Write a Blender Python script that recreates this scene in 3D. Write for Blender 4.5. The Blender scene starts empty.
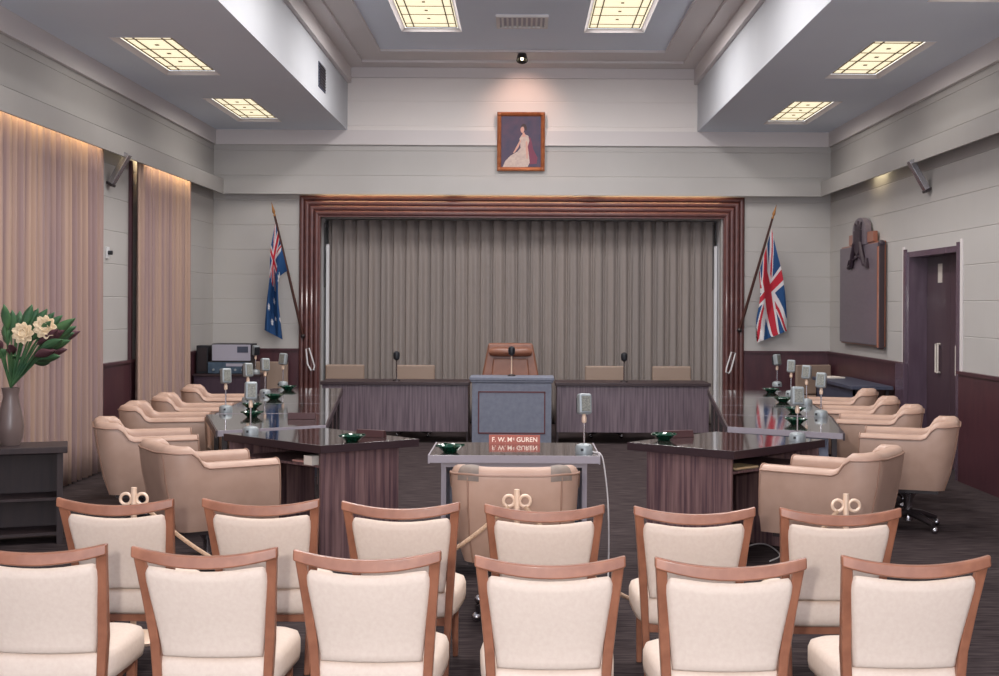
import bpy, bmesh, math, random
from mathutils import Vector, Matrix
random.seed(7)
S = bpy.context.scene
COL = S.collection
F, VX, VY, CH = 1250.0, 521.5, 305.0, 1.67
ROLL = math.radians(0.3)
R = math.radians

def unroll(px, py):
    dx, dy = px - VX, py - VY
    return dx*math.cos(ROLL) + dy*math.sin(ROLL), -dx*math.sin(ROLL) + dy*math.cos(ROLL)
def G(px, py, h=0.0):                       # pixel + height -> point
    dx, dy = unroll(px, py); Y = F*(CH-h)/dy
    return Vector((dx*Y/F, Y, h))
def P(px, py, Y):                           # pixel + depth -> point
    dx, dy = unroll(px, py)
    return Vector((dx*Y/F, Y, CH-dy*Y/F))

# ------------------------------------------------------------------ materials
def lin(c):
    return tuple(((v/255)/12.92 if v/255 <= .04045 else ((v/255+.055)/1.055)**2.4) for v in c) + (1.0,)
MATS = {}
def mat(name, c, rough=.6, metal=0., c2=None, scale=(1, 1, 1), detail=4, emit=None, bump=0., spec=.5, coat=0., trans=0., nscale=5., contrast=(.3, .7), coords='Object', alpha=1):
    m = bpy.data.materials.new(name); m.use_nodes = True
    nt = m.node_tree; b = nt.nodes['Principled BSDF']
    b.inputs['Base Color'].default_value = lin(c)
    b.inputs['Roughness'].default_value = rough
    b.inputs['Metallic'].default_value = metal
    b.inputs['Specular IOR Level'].default_value = spec
    b.inputs['Coat Weight'].default_value = coat
    b.inputs['Coat Roughness'].default_value = .08
    b.inputs['Transmission Weight'].default_value = trans
    if emit:
        b.inputs['Emission Color'].default_value = lin(emit[0]); b.inputs['Emission Strength'].default_value = emit[1]
    if c2 or bump:
        tc = nt.nodes.new('ShaderNodeTexCoord'); mp = nt.nodes.new('ShaderNodeMapping')
        mp.inputs['Scale'].default_value = scale
        nz = nt.nodes.new('ShaderNodeTexNoise'); nz.inputs['Scale'].default_value = nscale; nz.inputs['Detail'].default_value = detail
        nt.links.new(tc.outputs[coords], mp.inputs['Vector']); nt.links.new(mp.outputs[0], nz.inputs['Vector'])
        if c2:
            cr = nt.nodes.new('ShaderNodeValToRGB')
            cr.color_ramp.elements[0].position = contrast[0]; cr.color_ramp.elements[0].color = lin(c)
            cr.color_ramp.elements[1].position = contrast[1]; cr.color_ramp.elements[1].color = lin(c2)
            nt.links.new(nz.outputs['Fac'], cr.inputs['Fac']); nt.links.new(cr.outputs['Color'], b.inputs['Base Color'])
        if bump:
            bp = nt.nodes.new('ShaderNodeBump'); bp.inputs['Strength'].default_value = bump; bp.inputs['Distance'].default_value = .01
            nt.links.new(nz.outputs['Fac'], bp.inputs['Height']); nt.links.new(bp.outputs['Normal'], b.inputs['Normal'])
    MATS[name] = m
    return m
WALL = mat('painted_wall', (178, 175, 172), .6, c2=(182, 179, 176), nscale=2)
WALLU = mat('upper_wall_painted_light', (226, 220, 216), .6, c2=(229, 223, 219), nscale=2)  # lighter colour stands in for light missing on the upper back wall
BEAM = mat('beam_painted_shade', (186, 189, 195), .7, c2=(190, 193, 198), nscale=2)  # ceiling colour darkened on the beam sides to offset the nearby lamps
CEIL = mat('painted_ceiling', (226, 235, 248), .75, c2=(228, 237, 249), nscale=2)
MOULD = mat('painted_moulding', (214, 208, 207), .6)
CARPET = mat('carpet', (46, 38, 40), .95, c2=(80, 70, 70), scale=(1.2, 14, 1), nscale=4, detail=6, contrast=(.4, .66), spec=.1)
DADO = mat('dado_wood', (66, 38, 46), .35, c2=(82, 48, 54), scale=(2, 2, .5), nscale=6, coat=.1)
FRAMEW = mat('frame_wood', (84, 50, 50), .35, c2=(102, 62, 58), scale=(3, 3, 3), nscale=4, coat=.1)
WALNUT = mat('walnut_panel', (84, 62, 68), .4, c2=(136, 106, 104), scale=(9, 9, .35), nscale=5, detail=5, contrast=(.35, .65))
WALNUTG = mat('walnut_grey_panel', (90, 76, 86), .4, c2=(126, 110, 118), scale=(9, 9, .35), nscale=5, detail=5, contrast=(.35, .65))
DTOP = mat('desk_top', (58, 50, 50), .05, c2=(74, 64, 62), scale=(1, 8, 1), nscale=4, spec=.9, coat=1.0)
EDGE = mat('edge_band', (158, 150, 158), .35)
DEDGE = mat('dark_edge', (54, 38, 42), .4)
GREYLAM = mat('grey_laminate', (112, 117, 134), .5, c2=(124, 129, 144), scale=(2, 2, 2), nscale=9, detail=6)
LINE = mat('red_line', (96, 48, 52), .5)
VINYL = mat('tan_vinyl', (178, 146, 128), .42, c2=(188, 156, 138), nscale=8, bump=.05, spec=.5)
PIPE = mat('tan_piping', (158, 124, 106), .45)
PATCH = mat('grey_worn_vinyl', (138, 122, 110), .6, c2=(120, 108, 100), nscale=20)
BROWNV = mat('brown_leather', (124, 80, 62), .35, c2=(138, 92, 72), nscale=8)
BEIGEV = mat('beige_vinyl', (148, 128, 114), .55)
CREAM = mat('cream_upholstery', (226, 206, 190), .75, c2=(232, 214, 198), nscale=60, bump=.06)
CHAIRW = mat('chair_wood', (140, 90, 68), .35, c2=(166, 110, 84), scale=(3, 3, 3), nscale=5, coat=.2)
CHROME = mat('dull_chrome', (186, 184, 188), .25, 1.0)
SILVER = mat('mic_silver', (150, 157, 160), .4, .3)
GRILLE = mat('mic_grille', (150, 150, 140), .5, .2, c2=(90, 92, 90), nscale=120)
BLACK = mat('black_plastic', (30, 32, 38), .4)
DARKMET = mat('dark_metal', (52, 44, 46), .4, .2)
BRASS = mat('pale_brass', (232, 204, 180), .4, .2)
ROPE = mat('rope', (206, 178, 150), .8, c2=(176, 142, 116), scale=(1, 1, 1), nscale=90)
GREENG = mat('green_glass', (10, 62, 44), .08, c2=(16, 74, 54), coat=.8, trans=.25)
CURT = mat('tan_curtain', (176, 148, 132), .85, c2=(152, 128, 126), scale=(1, 1, .02), nscale=9, detail=2, contrast=(.42, .58))
BCURT = mat('grey_curtain', (152, 142, 136), .8, c2=(142, 134, 130), scale=(1, 1, .02), nscale=6)
REVEAL = mat('white_reveal', (214, 214, 216), .35)
DIFF = mat('light_glass', (240, 230, 200), .5, emit=((250, 236, 200), .95))
LEAD = mat('lead_line', (128, 114, 94), .6)
RED = mat('flag_red', (196, 44, 62), .8)
WHITE = mat('flag_white', (226, 224, 226), .8)
BLUE = mat('flag_blue', (36, 80, 132), .8)
NAVY = mat('ensign_blue', (30, 74, 124), .8)
POLEW = mat('pole_wood', (72, 42, 36), .4)
GOLD = mat('gilt', (176, 124, 72), .4, .3)
PFRAME = mat('portrait_frame', (150, 84, 52), .4, .2, c2=(176, 108, 66), nscale=14)
CANVAS = mat('canvas_dark', (56, 56, 84), .5, c2=(84, 62, 84), nscale=7)
SKIN = mat('paint_flesh', (206, 160, 146), .6)
GOWN = mat('paint_gown', (206, 190, 178), .6, c2=(186, 166, 160), nscale=30)
ROBE = mat('paint_robe', (122, 58, 82), .6)
HAIR = mat('paint_hair', (62, 48, 52), .6)
BOARD = mat('honour_board', (104, 94, 104), .4, c2=(110, 100, 108), scale=(2, 2, 8), nscale=4, coat=.1)
BOARDW = mat('board_wood', (150, 92, 70), .3, coat=.4)
CREST = mat('crest_dark', (52, 40, 50), .5)
DOORM = mat('door_wood', (62, 44, 54), .45, c2=(72, 52, 60), scale=(3, 3, .4), nscale=5, coat=.05)
JAMB = mat('door_jamb', (82, 64, 78), .25, c2=(96, 78, 92), scale=(3, 3, .4), nscale=5, coat=.3)
PLATE = mat('door_plate', (214, 206, 196), .4, .2)
NPLATE = mat('nameplate_red', (156, 78, 62), .45)
LETTER = mat('nameplate_white', (246, 222, 204), .5)
NWOOD = mat('nameplate_wood', (66, 36, 38), .4)
PAPER = mat('paper', (236, 226, 214), .8)
PINKP = mat('pink_paper', (214, 160, 150), .8)
YELP = mat('cream_paper', (226, 196, 150), .8)
AMPW = mat('amp_face', (172, 170, 184), .4, .2)
AMPT = mat('amp_blue_face', (84, 104, 122), .4, .2, c2=(60, 78, 98), nscale=12)
CABW = mat('cabinet_dark', (62, 48, 62), .35, c2=(74, 58, 70), scale=(4, 4, .5), nscale=6)
DKWOOD = mat('side_cabinet_wood', (40, 28, 31), .6, c2=(54, 38, 38), scale=(4, 4, .5), nscale=6)
LEAF = mat('leaf_green', (52, 92, 66), .6, c2=(84, 122, 74), nscale=8)
LEAFR = mat('leaf_red', (92, 56, 64), .6)
BLOOM = mat('cream_petal', (236, 214, 180), .7)
VASE = mat('vase_glaze', (112, 96, 92), .3)
LEDGE = mat('side_table_grey', (74, 78, 96), .4, c2=(66, 70, 88), nscale=6)
TUBE = mat('lamp_tube', (255, 246, 220), .5, emit=((255, 240, 200), 4))
VENTM = mat('vent_dark', (62, 68, 86), .5)
VENTW = mat('vent_white', (226, 224, 222), .5)
CABLE = mat('pale_cable', (206, 200, 200), .6)

# ------------------------------------------------------------------ mesh builder
class MB:
    def __init__(s): s.v = []; s.f = []; s.m = []; s.cur = 0
    def add(s, vs, fs):
        o = len(s.v); s.v += [tuple(v) for v in vs]
        for f in fs: s.f.append(tuple(i+o for i in f)); s.m.append(s.cur)
        return s
    def box(s, x0, x1, y0, y1, z0, z1, M=None):
        vs = [(x, y, z) for z in (z0, z1) for y in (y0, y1) for x in (x0, x1)]
        if M is not None: vs = [M @ Vector(v) for v in vs]
        return s.add(vs, [(0, 2, 3, 1), (4, 5, 7, 6), (0, 1, 5, 4), (2, 6, 7, 3), (0, 4, 6, 2), (1, 3, 7, 5)])
    def cbox(s, c, sx, sy, sz, M=None):
        return s.box(c[0]-sx/2, c[0]+sx/2, c[1]-sy/2, c[1]+sy/2, c[2]-sz/2, c[2]+sz/2, M)
    def hexa(s, a, b):                       # two quads (bottom, top)
        return s.add(list(a)+list(b), [(3, 2, 1, 0), (4, 5, 6, 7), (0, 1, 5, 4), (1, 2, 6, 5), (2, 3, 7, 6), (3, 0, 4, 7)])
    def prism(s, poly, t0, t1, fn):          # poly in 2D, extruded from t0 to t1, fn(a,b,t)->xyz
        n = len(poly)
        vs = [fn(a, b, t0) for a, b in poly] + [fn(a, b, t1) for a, b in poly]
        fs = [tuple(range(n))[::-1], tuple(range(n, 2*n))] + [(i, (i+1) % n, n+(i+1) % n, n+i) for i in range(n)]
        return s.add(vs, fs)
    def tube(s, path, r, n=8, closed=False, caps=True):
        path = [Vector(p) for p in path]; N = len(path); rs = r if isinstance(r, (list, tuple)) else [r]*N
        vs = []; up = None
        for i, p in enumerate(path):
            a = path[(i-1) % N] if (closed or i > 0) else p
            b = path[(i+1) % N] if (closed or i < N-1) else p
            t = (b-a).normalized()
            if up is None: up = Vector((0, 0, 1)) if abs(t.z) < .9 else Vector((1, 0, 0))
            u = up - t*up.dot(t)
            if u.length < 1e-4: u = t.orthogonal()
            u.normalize(); w = t.cross(u); up = u
            for k in range(n):
                q = 2*math.pi*k/n; vs.append(p + (u*math.cos(q)+w*math.sin(q))*rs[i])
        fs = []
        for i in range(N if closed else N-1):
            j = (i+1) % N
            for k in range(n): fs.append((i*n+k, i*n+(k+1) % n, j*n+(k+1) % n, j*n+k))
        if caps and not closed: fs += [tuple(range(n))[::-1], tuple(range((N-1)*n, N*n))]
        return s.add(vs, fs)
    def cyl(s, p0, p1, r0, r1=None, n=14): return s.tube([p0, p1], [r0, r1 if r1 is not None else r0], n)
    def lathe(s, prof, n=20, o=(0, 0, 0), sx=1, sy=1, M=None):
        vs = []
        for r, z in prof:
            for k in range(n):
                q = 2*math.pi*k/n; v = Vector((r*math.cos(q)*sx, r*math.sin(q)*sy, z))
                if M is not None: v = M @ v
                vs.append((v.x+o[0], v.y+o[1], v.z+o[2]))
        fs = [(i*n+k, i*n+(k+1) % n, (i+1)*n+(k+1) % n, (i+1)*n+k) for i in range(len(prof)-1) for k in range(n)]
        if prof[0][0] > 1e-5: fs.append(tuple(range(n))[::-1])
        if prof[-1][0] > 1e-5: fs.append(tuple(range((len(prof)-1)*n, len(prof)*n)))
        return s.add(vs, fs)
    def ball(s, c, r, sx=1, sy=1, sz=1, n=14):
        return s.lathe([(r*math.sin(math.pi*i/8), -r*sz*math.cos(math.pi*i/8)) for i in range(9)], n, c, sx, sy)
    def grid(s, nu, nv, fn, idx=None):
        vs = [fn(i/nu, j/nv) for j in range(nv+1) for i in range(nu+1)]
        o = len(s.v); s.v += [tuple(v) for v in vs]
        for j in range(nv):
            for i in range(nu):
                a = o+j*(nu+1)+i; s.f.append((a, a+1, a+nu+2, a+nu+1)); s.m.append(idx((i+.5)/nu, (j+.5)/nv) if idx else s.cur)
        return s
    def build(s, name, m, parent=None, loc=(0, 0, 0), rz=0, smooth=False, bevel=0, seg=2, solid=0, sub=0, recalc=True, angle=38):
        me = bpy.data.meshes.new(name); me.from_pydata(s.v, [], s.f)
        for x in (m if isinstance(m, (list, tuple)) else [m]): me.materials.append(x)
        for p, i in zip(me.polygons, s.m): p.material_index = i
        bm = bmesh.new(); bm.from_mesh(me)
        bmesh.ops.remove_doubles(bm, verts=bm.verts, dist=1e-6)
        if recalc: bmesh.ops.recalc_face_normals(bm, faces=bm.faces)
        bm.to_mesh(me); bm.free()
        if smooth or bevel:
            for p in me.polygons: p.use_smooth = True
            me.set_sharp_from_angle(angle=R(angle))
        o = bpy.data.objects.new(name, me); COL.objects.link(o)
        o.location = loc; o.rotation_euler = (0, 0, rz)
        if parent: o.parent = parent
        if bevel:
            b = o.modifiers.new('bevel', 'BEVEL'); b.width = bevel; b.segments = seg; b.limit_method = 'ANGLE'; b.angle_limit = R(40); b.harden_normals = True
        if sub:
            b = o.modifiers.new('sub', 'SUBSURF'); b.levels = b.render_levels = sub
        if solid:
            b = o.modifiers.new('solid', 'SOLIDIFY'); b.thickness = solid; b.offset = 0
        return o
def tag(o, label, cat, group=None, kind=None):
    o['label'] = label; o['category'] = cat
    if group: o['group'] = group
    if kind: o['kind'] = kind
    return o
def thing(name, label, cat, loc=(0, 0, 0), rz=0, group=None):
    o = bpy.data.objects.new(name, None); COL.objects.link(o)
    o.location = loc; o.rotation_euler = (0, 0, rz); o.empty_display_size = .1
    return tag(o, label, cat, group)
def struct(o): o['kind'] = 'structure'; return o
def dup(root, loc, rz, label, group=None, only=None):
    r = root.copy(); COL.objects.link(r); r.location = loc; r.rotation_euler = (0, 0, rz); r['label'] = label
    if group: r['group'] = group
    for ch in list(root.children):
        c = ch.copy(); COL.objects.link(c); c.parent = r
        for g in list(ch.children):
            d = g.copy(); COL.objects.link(d); d.parent = c
    return r

# ------------------------------------------------------------------ room shell
XW, YB = 4.226, 17.12
PZ0, PZ1, PD = 3.16, 3.335, .18
HL, HC = 4.05, 4.97
YR = -1.0
def groove_profile(z0, z1, th=.12, step=.34, first=1.05):
    pts = [(0, z0)]
    z = first + step
    while z < z1-.02:
        if z > z0+.02: pts += [(0, z-.006), (-.005, z-.002), (-.005, z+.002), (0, z+.006)]
        z += step
    pts += [(0, z1), (-th, z1), (-th, z0)]
    return pts                                # (depth into room = +, z)
MB().box(-5.2, 5.2, YR, 18.2, -.1, 0).build('floor', CARPET)['kind'] = 'structure'
w = MB(); w.prism(groove_profile(0, HL), YR, YB+.1, lambda a, z, t: (-XW+a, t, z)); struct(w.build('wall_left', WALL))
DY0, DY1, DH = 12.1, 13.7, 2.27
w = MB()
for y0, y1, z0, z1 in ((YR, DY0, 0, HL), (DY0, DY1, DH, HL), (DY1, YB+.1, 0, HL)):
    w.prism(groove_profile(z0, z1), y0, y1, lambda a, z, t: (XW-a, t, z))
struct(w.build('wall_right', WALL))
OX0, OX1, OZ = -2.76, 2.73, 2.86             # curtain opening
w = MB()
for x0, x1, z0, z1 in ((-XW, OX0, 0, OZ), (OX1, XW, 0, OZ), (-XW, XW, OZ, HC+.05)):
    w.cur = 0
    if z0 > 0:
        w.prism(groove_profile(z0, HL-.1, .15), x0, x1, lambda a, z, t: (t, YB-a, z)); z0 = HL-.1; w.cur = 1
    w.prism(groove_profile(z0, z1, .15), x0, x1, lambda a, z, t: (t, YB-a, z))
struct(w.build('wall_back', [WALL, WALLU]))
w = MB(); w.box(OX0-.05, OX0, YB+.15, 17.95, 0, 3); w.box(OX1, OX1+.05, YB+.15, 17.95, 0, 3)
w.box(OX0-.05, OX1+.05, 17.95, 18, 0, 3); w.box(OX0-.05, OX1+.05, YB+.15, 17.95, OZ, OZ+.08)
struct(w.build('wall_recess', REVEAL))
# ceiling with light openings
FIX_S = [(sx*3.43, y) for y in (15.42, 12.12, 8.82, 5.52) for sx in (-1, 1)]
FIX_C = [(sx*1.10, y) for y in (14.2, 10.6, 7.0) for sx in (-1, 1)]
GW, GL, FL, RD = .44, 1.70, .065, .045       # glass size, flare, recess depth
def slab(mb, x0, x1, y0, y1, z, holes, th=.1):
    xs = sorted({x0, x1, *[h[0] for h in holes], *[h[1] for h in holes]}); ys = sorted({y0, y1, *[h[2] for h in holes], *[h[3] for h in holes]})
    for i in range(len(xs)-1):
        for j in range(len(ys)-1):
            cx, cy = (xs[i]+xs[i+1])/2, (ys[j]+ys[j+1])/2
            if any(h[0] < cx < h[1] and h[2] < cy < h[3] for h in holes): continue
            mb.box(xs[i], xs[i+1], ys[j], ys[j+1], z, z+th)
def hole(x, y, gw=GW): return (x-gw/2-FL, x+gw/2+FL, y-GL/2-FL, y+GL/2+FL)
c = MB()
for sx in (-1, 1):
    a, b = sorted((sx*2.40, sx*4.4))
    slab(c, a, b, YR, YB+.1, HL, [hole(x, y) for x, y in FIX_S if x*sx > 0])
    a, b = sorted((sx*2.40, sx*2.52))
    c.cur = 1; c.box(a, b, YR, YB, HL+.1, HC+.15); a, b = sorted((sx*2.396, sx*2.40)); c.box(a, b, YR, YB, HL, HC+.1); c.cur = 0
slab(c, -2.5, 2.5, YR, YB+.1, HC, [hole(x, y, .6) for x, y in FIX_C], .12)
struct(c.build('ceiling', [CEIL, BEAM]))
c = MB()                                     # stepped border of the raised ceiling
for (s0, b0), (s1, b1), z in (((0, 0), (.25, .42), HC-.065), ((.25, .42), (.56, .97), HC-.032)):
    for sx in (-1, 1):
        a, b = sorted((sx*(2.4-s0), sx*(2.4-s1))); c.box(a, b, YR, YB-b0, z, HC+.01)
    c.box(-2.4+s1, 2.4-s1, YB-b1, YB-b0, z, HC+.01)
for sx in (-1, 1):
    a, b = sorted((sx*2.4, sx*2.345)); c.box(a, b, YR, YB, HC-.27, HC-.065)
c.box(-2.345, 2.345, YB-.05, YB, HC-.20, HC-.065)
struct(c.build('trim_1', MOULD))
c = MB()                                     # cornice under the low ceiling, and around the back wall
c.box(-XW, -XW+.04, YR, YB, HL-.20, HL); c.box(XW-.04, XW, YR, YB, HL-.20, HL); c.box(-XW+.04, XW-.04, YB-.04, YB, HL-.20, HL)
struct(c.build('trim_2', MOULD))
c = MB()                                     # pelmet
for sx in (-1, 1):
    a, b = sorted((sx*(XW-PD), sx*(XW-PD+.022))); c.box(a, b, YR, YB-PD+.022, PZ0, PZ1)
    a, b = sorted((sx*(XW-PD), sx*XW)); c.box(a, b, YR, YB, PZ1, PZ1+.02)
c.cur = 0; c.box(-XW+PD, XW-PD, YB-PD, YB-PD+.022, PZ0, PZ1); c.box(-XW+PD, XW-PD, YB-PD, YB, PZ1, PZ1+.02)
struct(c.build('trim_3', [WALL, WALLU]))
# stepped timber frame round the curtain recess
prof = [(0, 0), (0, .02)]
for k in range(4):
    for i in range(7):
        q = math.pi*i/6; prof.append((.004+.069*k+.0325*(1-math.cos(q)), .024+.016*k+.020*math.sin(q)))
prof += [(.28, .07), (.295, .07), (.295, -.02)]
fr = MB(); ox0, ox1, oz = -3.045, 3.045, 3.155
rings = []
for d, p in prof: rings.append([(ox0+d, YB-p, 0), (ox0+d, YB-p, oz-d), (ox1-d, YB-p, oz-d), (ox1-d, YB-p, 0)])
o = 0; vs = [v for r_ in rings for v in r_]
fs = [(4*i+k, 4*i+k+1, 4*i+5+k, 4*i+4+k) for i in range(len(prof)-1) for k in range(3)]
fr.add(vs, fs); struct(fr.build('trim_4', FRAMEW, recalc=True))
# dado panelling
d = MB(); d.box(-XW, -XW+.03, YR, YB, 0, 1.03); d.box(-XW, -XW+.05, YR, YB, 1.03, 1.06)
struct(d.build('trim_5', DADO))
d = MB()
for y0, y1 in ((YR, DY0-.1), (DY1+.1, YB)): d.box(XW-.03, XW, y0, y1, 0, 1.03); d.box(XW-.05, XW, y0, y1, 1.03, 1.06)
struct(d.build('trim_6', DADO))
d = MB()
for x0, x1 in ((-XW+.03, ox0), (ox1, XW-.03)): d.box(x0, x1, YB-.03, YB, 0, 1.03); d.box(x0, x1, YB-.05, YB, 1.03, 1.06)
struct(d.build('trim_7', DADO))
struct(MB().box(-XW, -XW+.035, 13.42, 13.47, 0, 3.2).build('trim_8', DADO))       # window architrave by the far curtain
# door
dr = bpy.data.objects.new('door_1', None); COL.objects.link(dr); dr['kind'] = 'structure'; dr.location = (XW, 12.9, 0)
def dm(mb, n, m, par=dr, **k): return mb.build(n, m, par, **k)
j = MB(); j.box(0, .24, .74, .8, 0, DH); j.box(0, .24, -.8, -.74, 0, DH); j.box(0, .24, -.74, .74, DH-.06, DH)
j.box(-.02, 0, .8, .88, 0, DH+.03); j.box(-.02, 0, -.88, -.8, 0, DH+.03)
dm(j, 'door_frame', JAMB)
j = MB(); j.box(-.012, .0, .88, .94, 1.06, DH+.06); j.box(-.012, 0, -.94, -.88, 1.06, DH+.06); dm(j, 'architrave', MOULD)
dm(MB().box(-.05, .0, .76, 1.06, 0, 1.05), 'plinth', JAMB, bevel=.004)
for nm, y0, y1, hy in (('leaf', .003, .74, .31), ('leaf', -.74, -.003, -.31)):
    lf = dm(MB().box(.20, .24, y0, y1, .01, DH-.06), 'door_leaf', DOORM, bevel=.003)
    pl = MB().box(.193, .20, hy-.06, hy+.06, 1.93, 2.13); dm(pl, 'push_plate', PLATE, lf)
    h = MB().tube([(.165, hy-.035, .98), (.165, hy-.035, 1.28), (.165, hy+.035, 1.28), (.165, hy+.035, .98)], .011, closed=True); h.cyl((.2, hy, 1.28), (.165, hy, 1.28), .012); h.cyl((.2, hy, .98), (.165, hy, .98), .012)
    dm(h, 'pull_handle', PLATE, lf)

# ------------------------------------------------------------------ ceiling lights
def make_light(gw, label, group):
    t = thing('ceiling_light', label, 'ceiling light', group=group)
    f_ = MB(); a, b = gw/2, GL/2
    lo = [(-a-FL, -b-FL, 0), (a+FL, -b-FL, 0), (a+FL, b+FL, 0), (-a-FL, b+FL, 0)]
    mi = [(-a-.02, -b-.02, RD-.012), (a+.02, -b-.02, RD-.012), (a+.02, b+.02, RD-.012), (-a-.02, b+.02, RD-.012)]
    f_.add(lo+mi, [(k, (k+1) % 4, 4+(k+1) % 4, 4+k) for k in range(4)])
    f_.build('recess_trim', MOULD, t, solid=.006)
    MB().box(-a-.03, a+.03, -b-.03, b+.03, RD, RD+.02).build('diffuser', DIFF, t)
    g = MB(); z0, z1 = RD-.008, RD-.001
    for x in (-a, -a+.09, a-.09, a): g.box(x-.007, x+.007, -b, b, z0, z1)
    for y in (-b, b): g.box(-a, a, y-.008, y+.008, z0, z1)
    for y in (-b+.2, -.2, .2, b-.2): g.box(-a, a, y-.003, y+.003, z0, z1)
    for y in (-.40, 0, .40): g.box(-.018, .018, y-.018, y+.018, z0, z1)
    g.build('leading', LEAD, t)
    return t
LAMP_S, LAMP_C = 7, 76
def lamp(x, y, z, sx, sy, e, spread=172):
    l = bpy.data.lights.new('troffer_lamp', 'AREA'); l.shape = 'RECTANGLE'; l.size = sx; l.size_y = sy; l.energy = e; l.color = (1, .96, .95); l.spread = R(spread)
    o = bpy.data.objects.new('troffer_lamp', l); COL.objects.link(o); o.location = (x, y, z); return o
names = ['far', 'near']
first = None
SL = {(-1, 0): 'leaded glass ceiling light over the left row of desks, farther one by the back wall',
      (1, 0): 'leaded glass ceiling light over the right row of desks, farther one by the back wall',
      (-1, 1): 'large leaded glass ceiling light near the upper left, above the tan curtain',
      (1, 1): 'large leaded glass ceiling light near the upper right, above the dark door'}
for i, (x, y) in enumerate(FIX_S):
    lb = SL.get((int(math.copysign(1, x)), i//2), 'recessed leaded glass ceiling light nearer the public seats')
    if first is None: first = make_light(GW, lb, 'recessed ceiling lights'); first.location = (x, y, HL)
    else: dup(first, (x, y, HL), 0, lb)
    lamp(x, y, HL+RD-.01, GW-.04, GL-.04, LAMP_S)
first = None
for i, (x, y) in enumerate(FIX_C):
    lb = 'leaded glass light in the raised middle ceiling, ' + ('left' if x < 0 else 'right') + ' of the white vent'
    if first is None: first = make_light(.6, lb, 'recessed ceiling lights'); first.location = (x, y, HC)
    else: dup(first, (x, y, HC), 0, lb if i < 2 else 'leaded glass light in the raised middle ceiling, above the public seats')
    lamp(x, y, HC+RD-.01, .56, GL-.04, LAMP_C)
# white slotted ceiling vent
t = thing('ceiling_vent', 'white slotted air vent in the middle of the raised ceiling', 'vent', (-.01, 14.5, HC))
v = MB(); v.box(-.3, .3, -.3, -.26, -.03, 0); v.box(-.3, .3, .26, .3, -.03, 0); v.box(-.3, -.26, -.26, .26, -.03, 0); v.box(.26, .3, -.26, .26, -.03, 0); v.build('frame', VENTW, t)
v = MB()
for k in range(9): v.box(-.225+k*.056-.012, -.225+k*.056+.012, -.26, .26, -.026, -.004)
v.build('slats', VENTW, t)
MB().box(-.26, .26, -.26, .26, -.003, 0).build('backing', AMPW, t)
# dark vent on the beam side
t = thing('wall_vent', 'small dark air grille on the side of the left ceiling beam', 'vent', (-2.40, 14.9, 4.37))
MB().box(0, .012, -.25, .25, -.15, .15).build('frame', VENTM, t)
v = MB()
for k in range(8): v.box(.012, .022, -.22, .22, -.125+k*.034, -.110+k*.034)
v.build('slats', DARKMET, t)
# spotlight
t = thing('spotlight', 'small dark spotlight on the ceiling above the portrait', 'spotlight', (-.01, 16.28, HC))
MB().lathe([(.0, 0), (.07, 0), (.07, -.03), (.0, -.03)], 18).build('base', DARKMET, t)
Mx = Matrix.Rotation(R(-28), 4, 'X')
MB().lathe([(.035, .0), (.06, -.03), (.075, -.12), (.068, -.12), (.05, -.04), (.0, -.03)], 18, (0, 0, -.02), M=Mx).build('shade', DARKMET, t, smooth=True)
MB().ball((0, .04, -.095), .032).build('bulb', TUBE, t, smooth=True)
l = bpy.data.lights.new('portrait_spot', 'SPOT'); l.energy = 17; l.color = (1, .6, .46); l.spot_size = R(95); l.spot_blend = .9; l.shadow_soft_size = .03
o = bpy.data.objects.new('portrait_spot', l); COL.objects.link(o); o.location = (-.01, 16.38, HC-.19)
o.rotation_euler = (Vector((0, 17.1, 4.25)) - o.location).to_track_quat('-Z', 'Y').to_euler()

# ------------------------------------------------------------------ portrait
t = thing('portrait', 'gilt framed portrait of a seated lady in pale gown on back wall', 'painting', (0, YB-.03, 3.50))
t.rotation_euler = (R(2.5), 0, 0)
t.location.x = P(521, 142, YB).x
W2, HT = .325, .80
f_ = MB()
pr = [(0, 0), (0, .03), (.02, .045), (.045, .03), (.055, .012)]
vs = []
for d_, p_ in pr: vs += [(-W2+d_, -p_, d_), (W2-d_, -p_, d_), (W2-d_, -p_, HT-d_), (-W2+d_, -p_, HT-d_)]
f_.add(vs, [(4*i+k, 4*i+(k+1) % 4, 4*i+4+(k+1) % 4, 4*i+4+k) for i in range(len(pr)-1) for k in range(4)])
for sx in (-1, 1):
    for z in (.03, HT-.03): f_.ball((sx*(W2-.03), -.04, z), .026, 1, .5, 1, 10)
f_.build('frame', PFRAME, t)
MB().box(-W2+.05, W2-.05, -.012, 0, .05, HT-.05).build('canvas', CANVAS, t)
fg = MB()
def fp(pts, m_, dz): fg.cur = m_; fg.prism([((x-338)/400*.65, (600-y)/480*HT) for x, y in pts], -.0125-dz, -.0125, lambda a, b, t_: (a, t_, b))
fp([(395, 315), (420, 330), (440, 420), (478, 490), (470, 540), (400, 545), (370, 420)], 2, .0008)
fp([(325, 335), (345, 305), (372, 300), (400, 312), (408, 350), (395, 400), (405, 470), (412, 530), (395, 565), (300, 570), (185, 568), (205, 520), (250, 475), (310, 440), (335, 410), (330, 370)], 1, .0014)
fp([(330, 345), (340, 350), (318, 405), (285, 450), (270, 455), (300, 400)], 0, .002)
fp([(378, 355), (392, 360), (398, 440), (395, 500), (384, 500), (380, 430)], 0, .002)
fp([(352, 285), (366, 285), (378, 318), (345, 322)], 0, .0022)
fp([(352+16*math.cos(q*.5)-3, 262-26*math.sin(q*.5)) for q in range(12)], 0, .0026)
fp([(335, 250), (340, 225), (358, 212), (378, 220), (388, 250), (382, 275), (372, 262), (362, 236), (345, 240)], 3, .003)
fg.build('painted_figure', [SKIN, GOWN, ROBE, HAIR], t)

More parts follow.
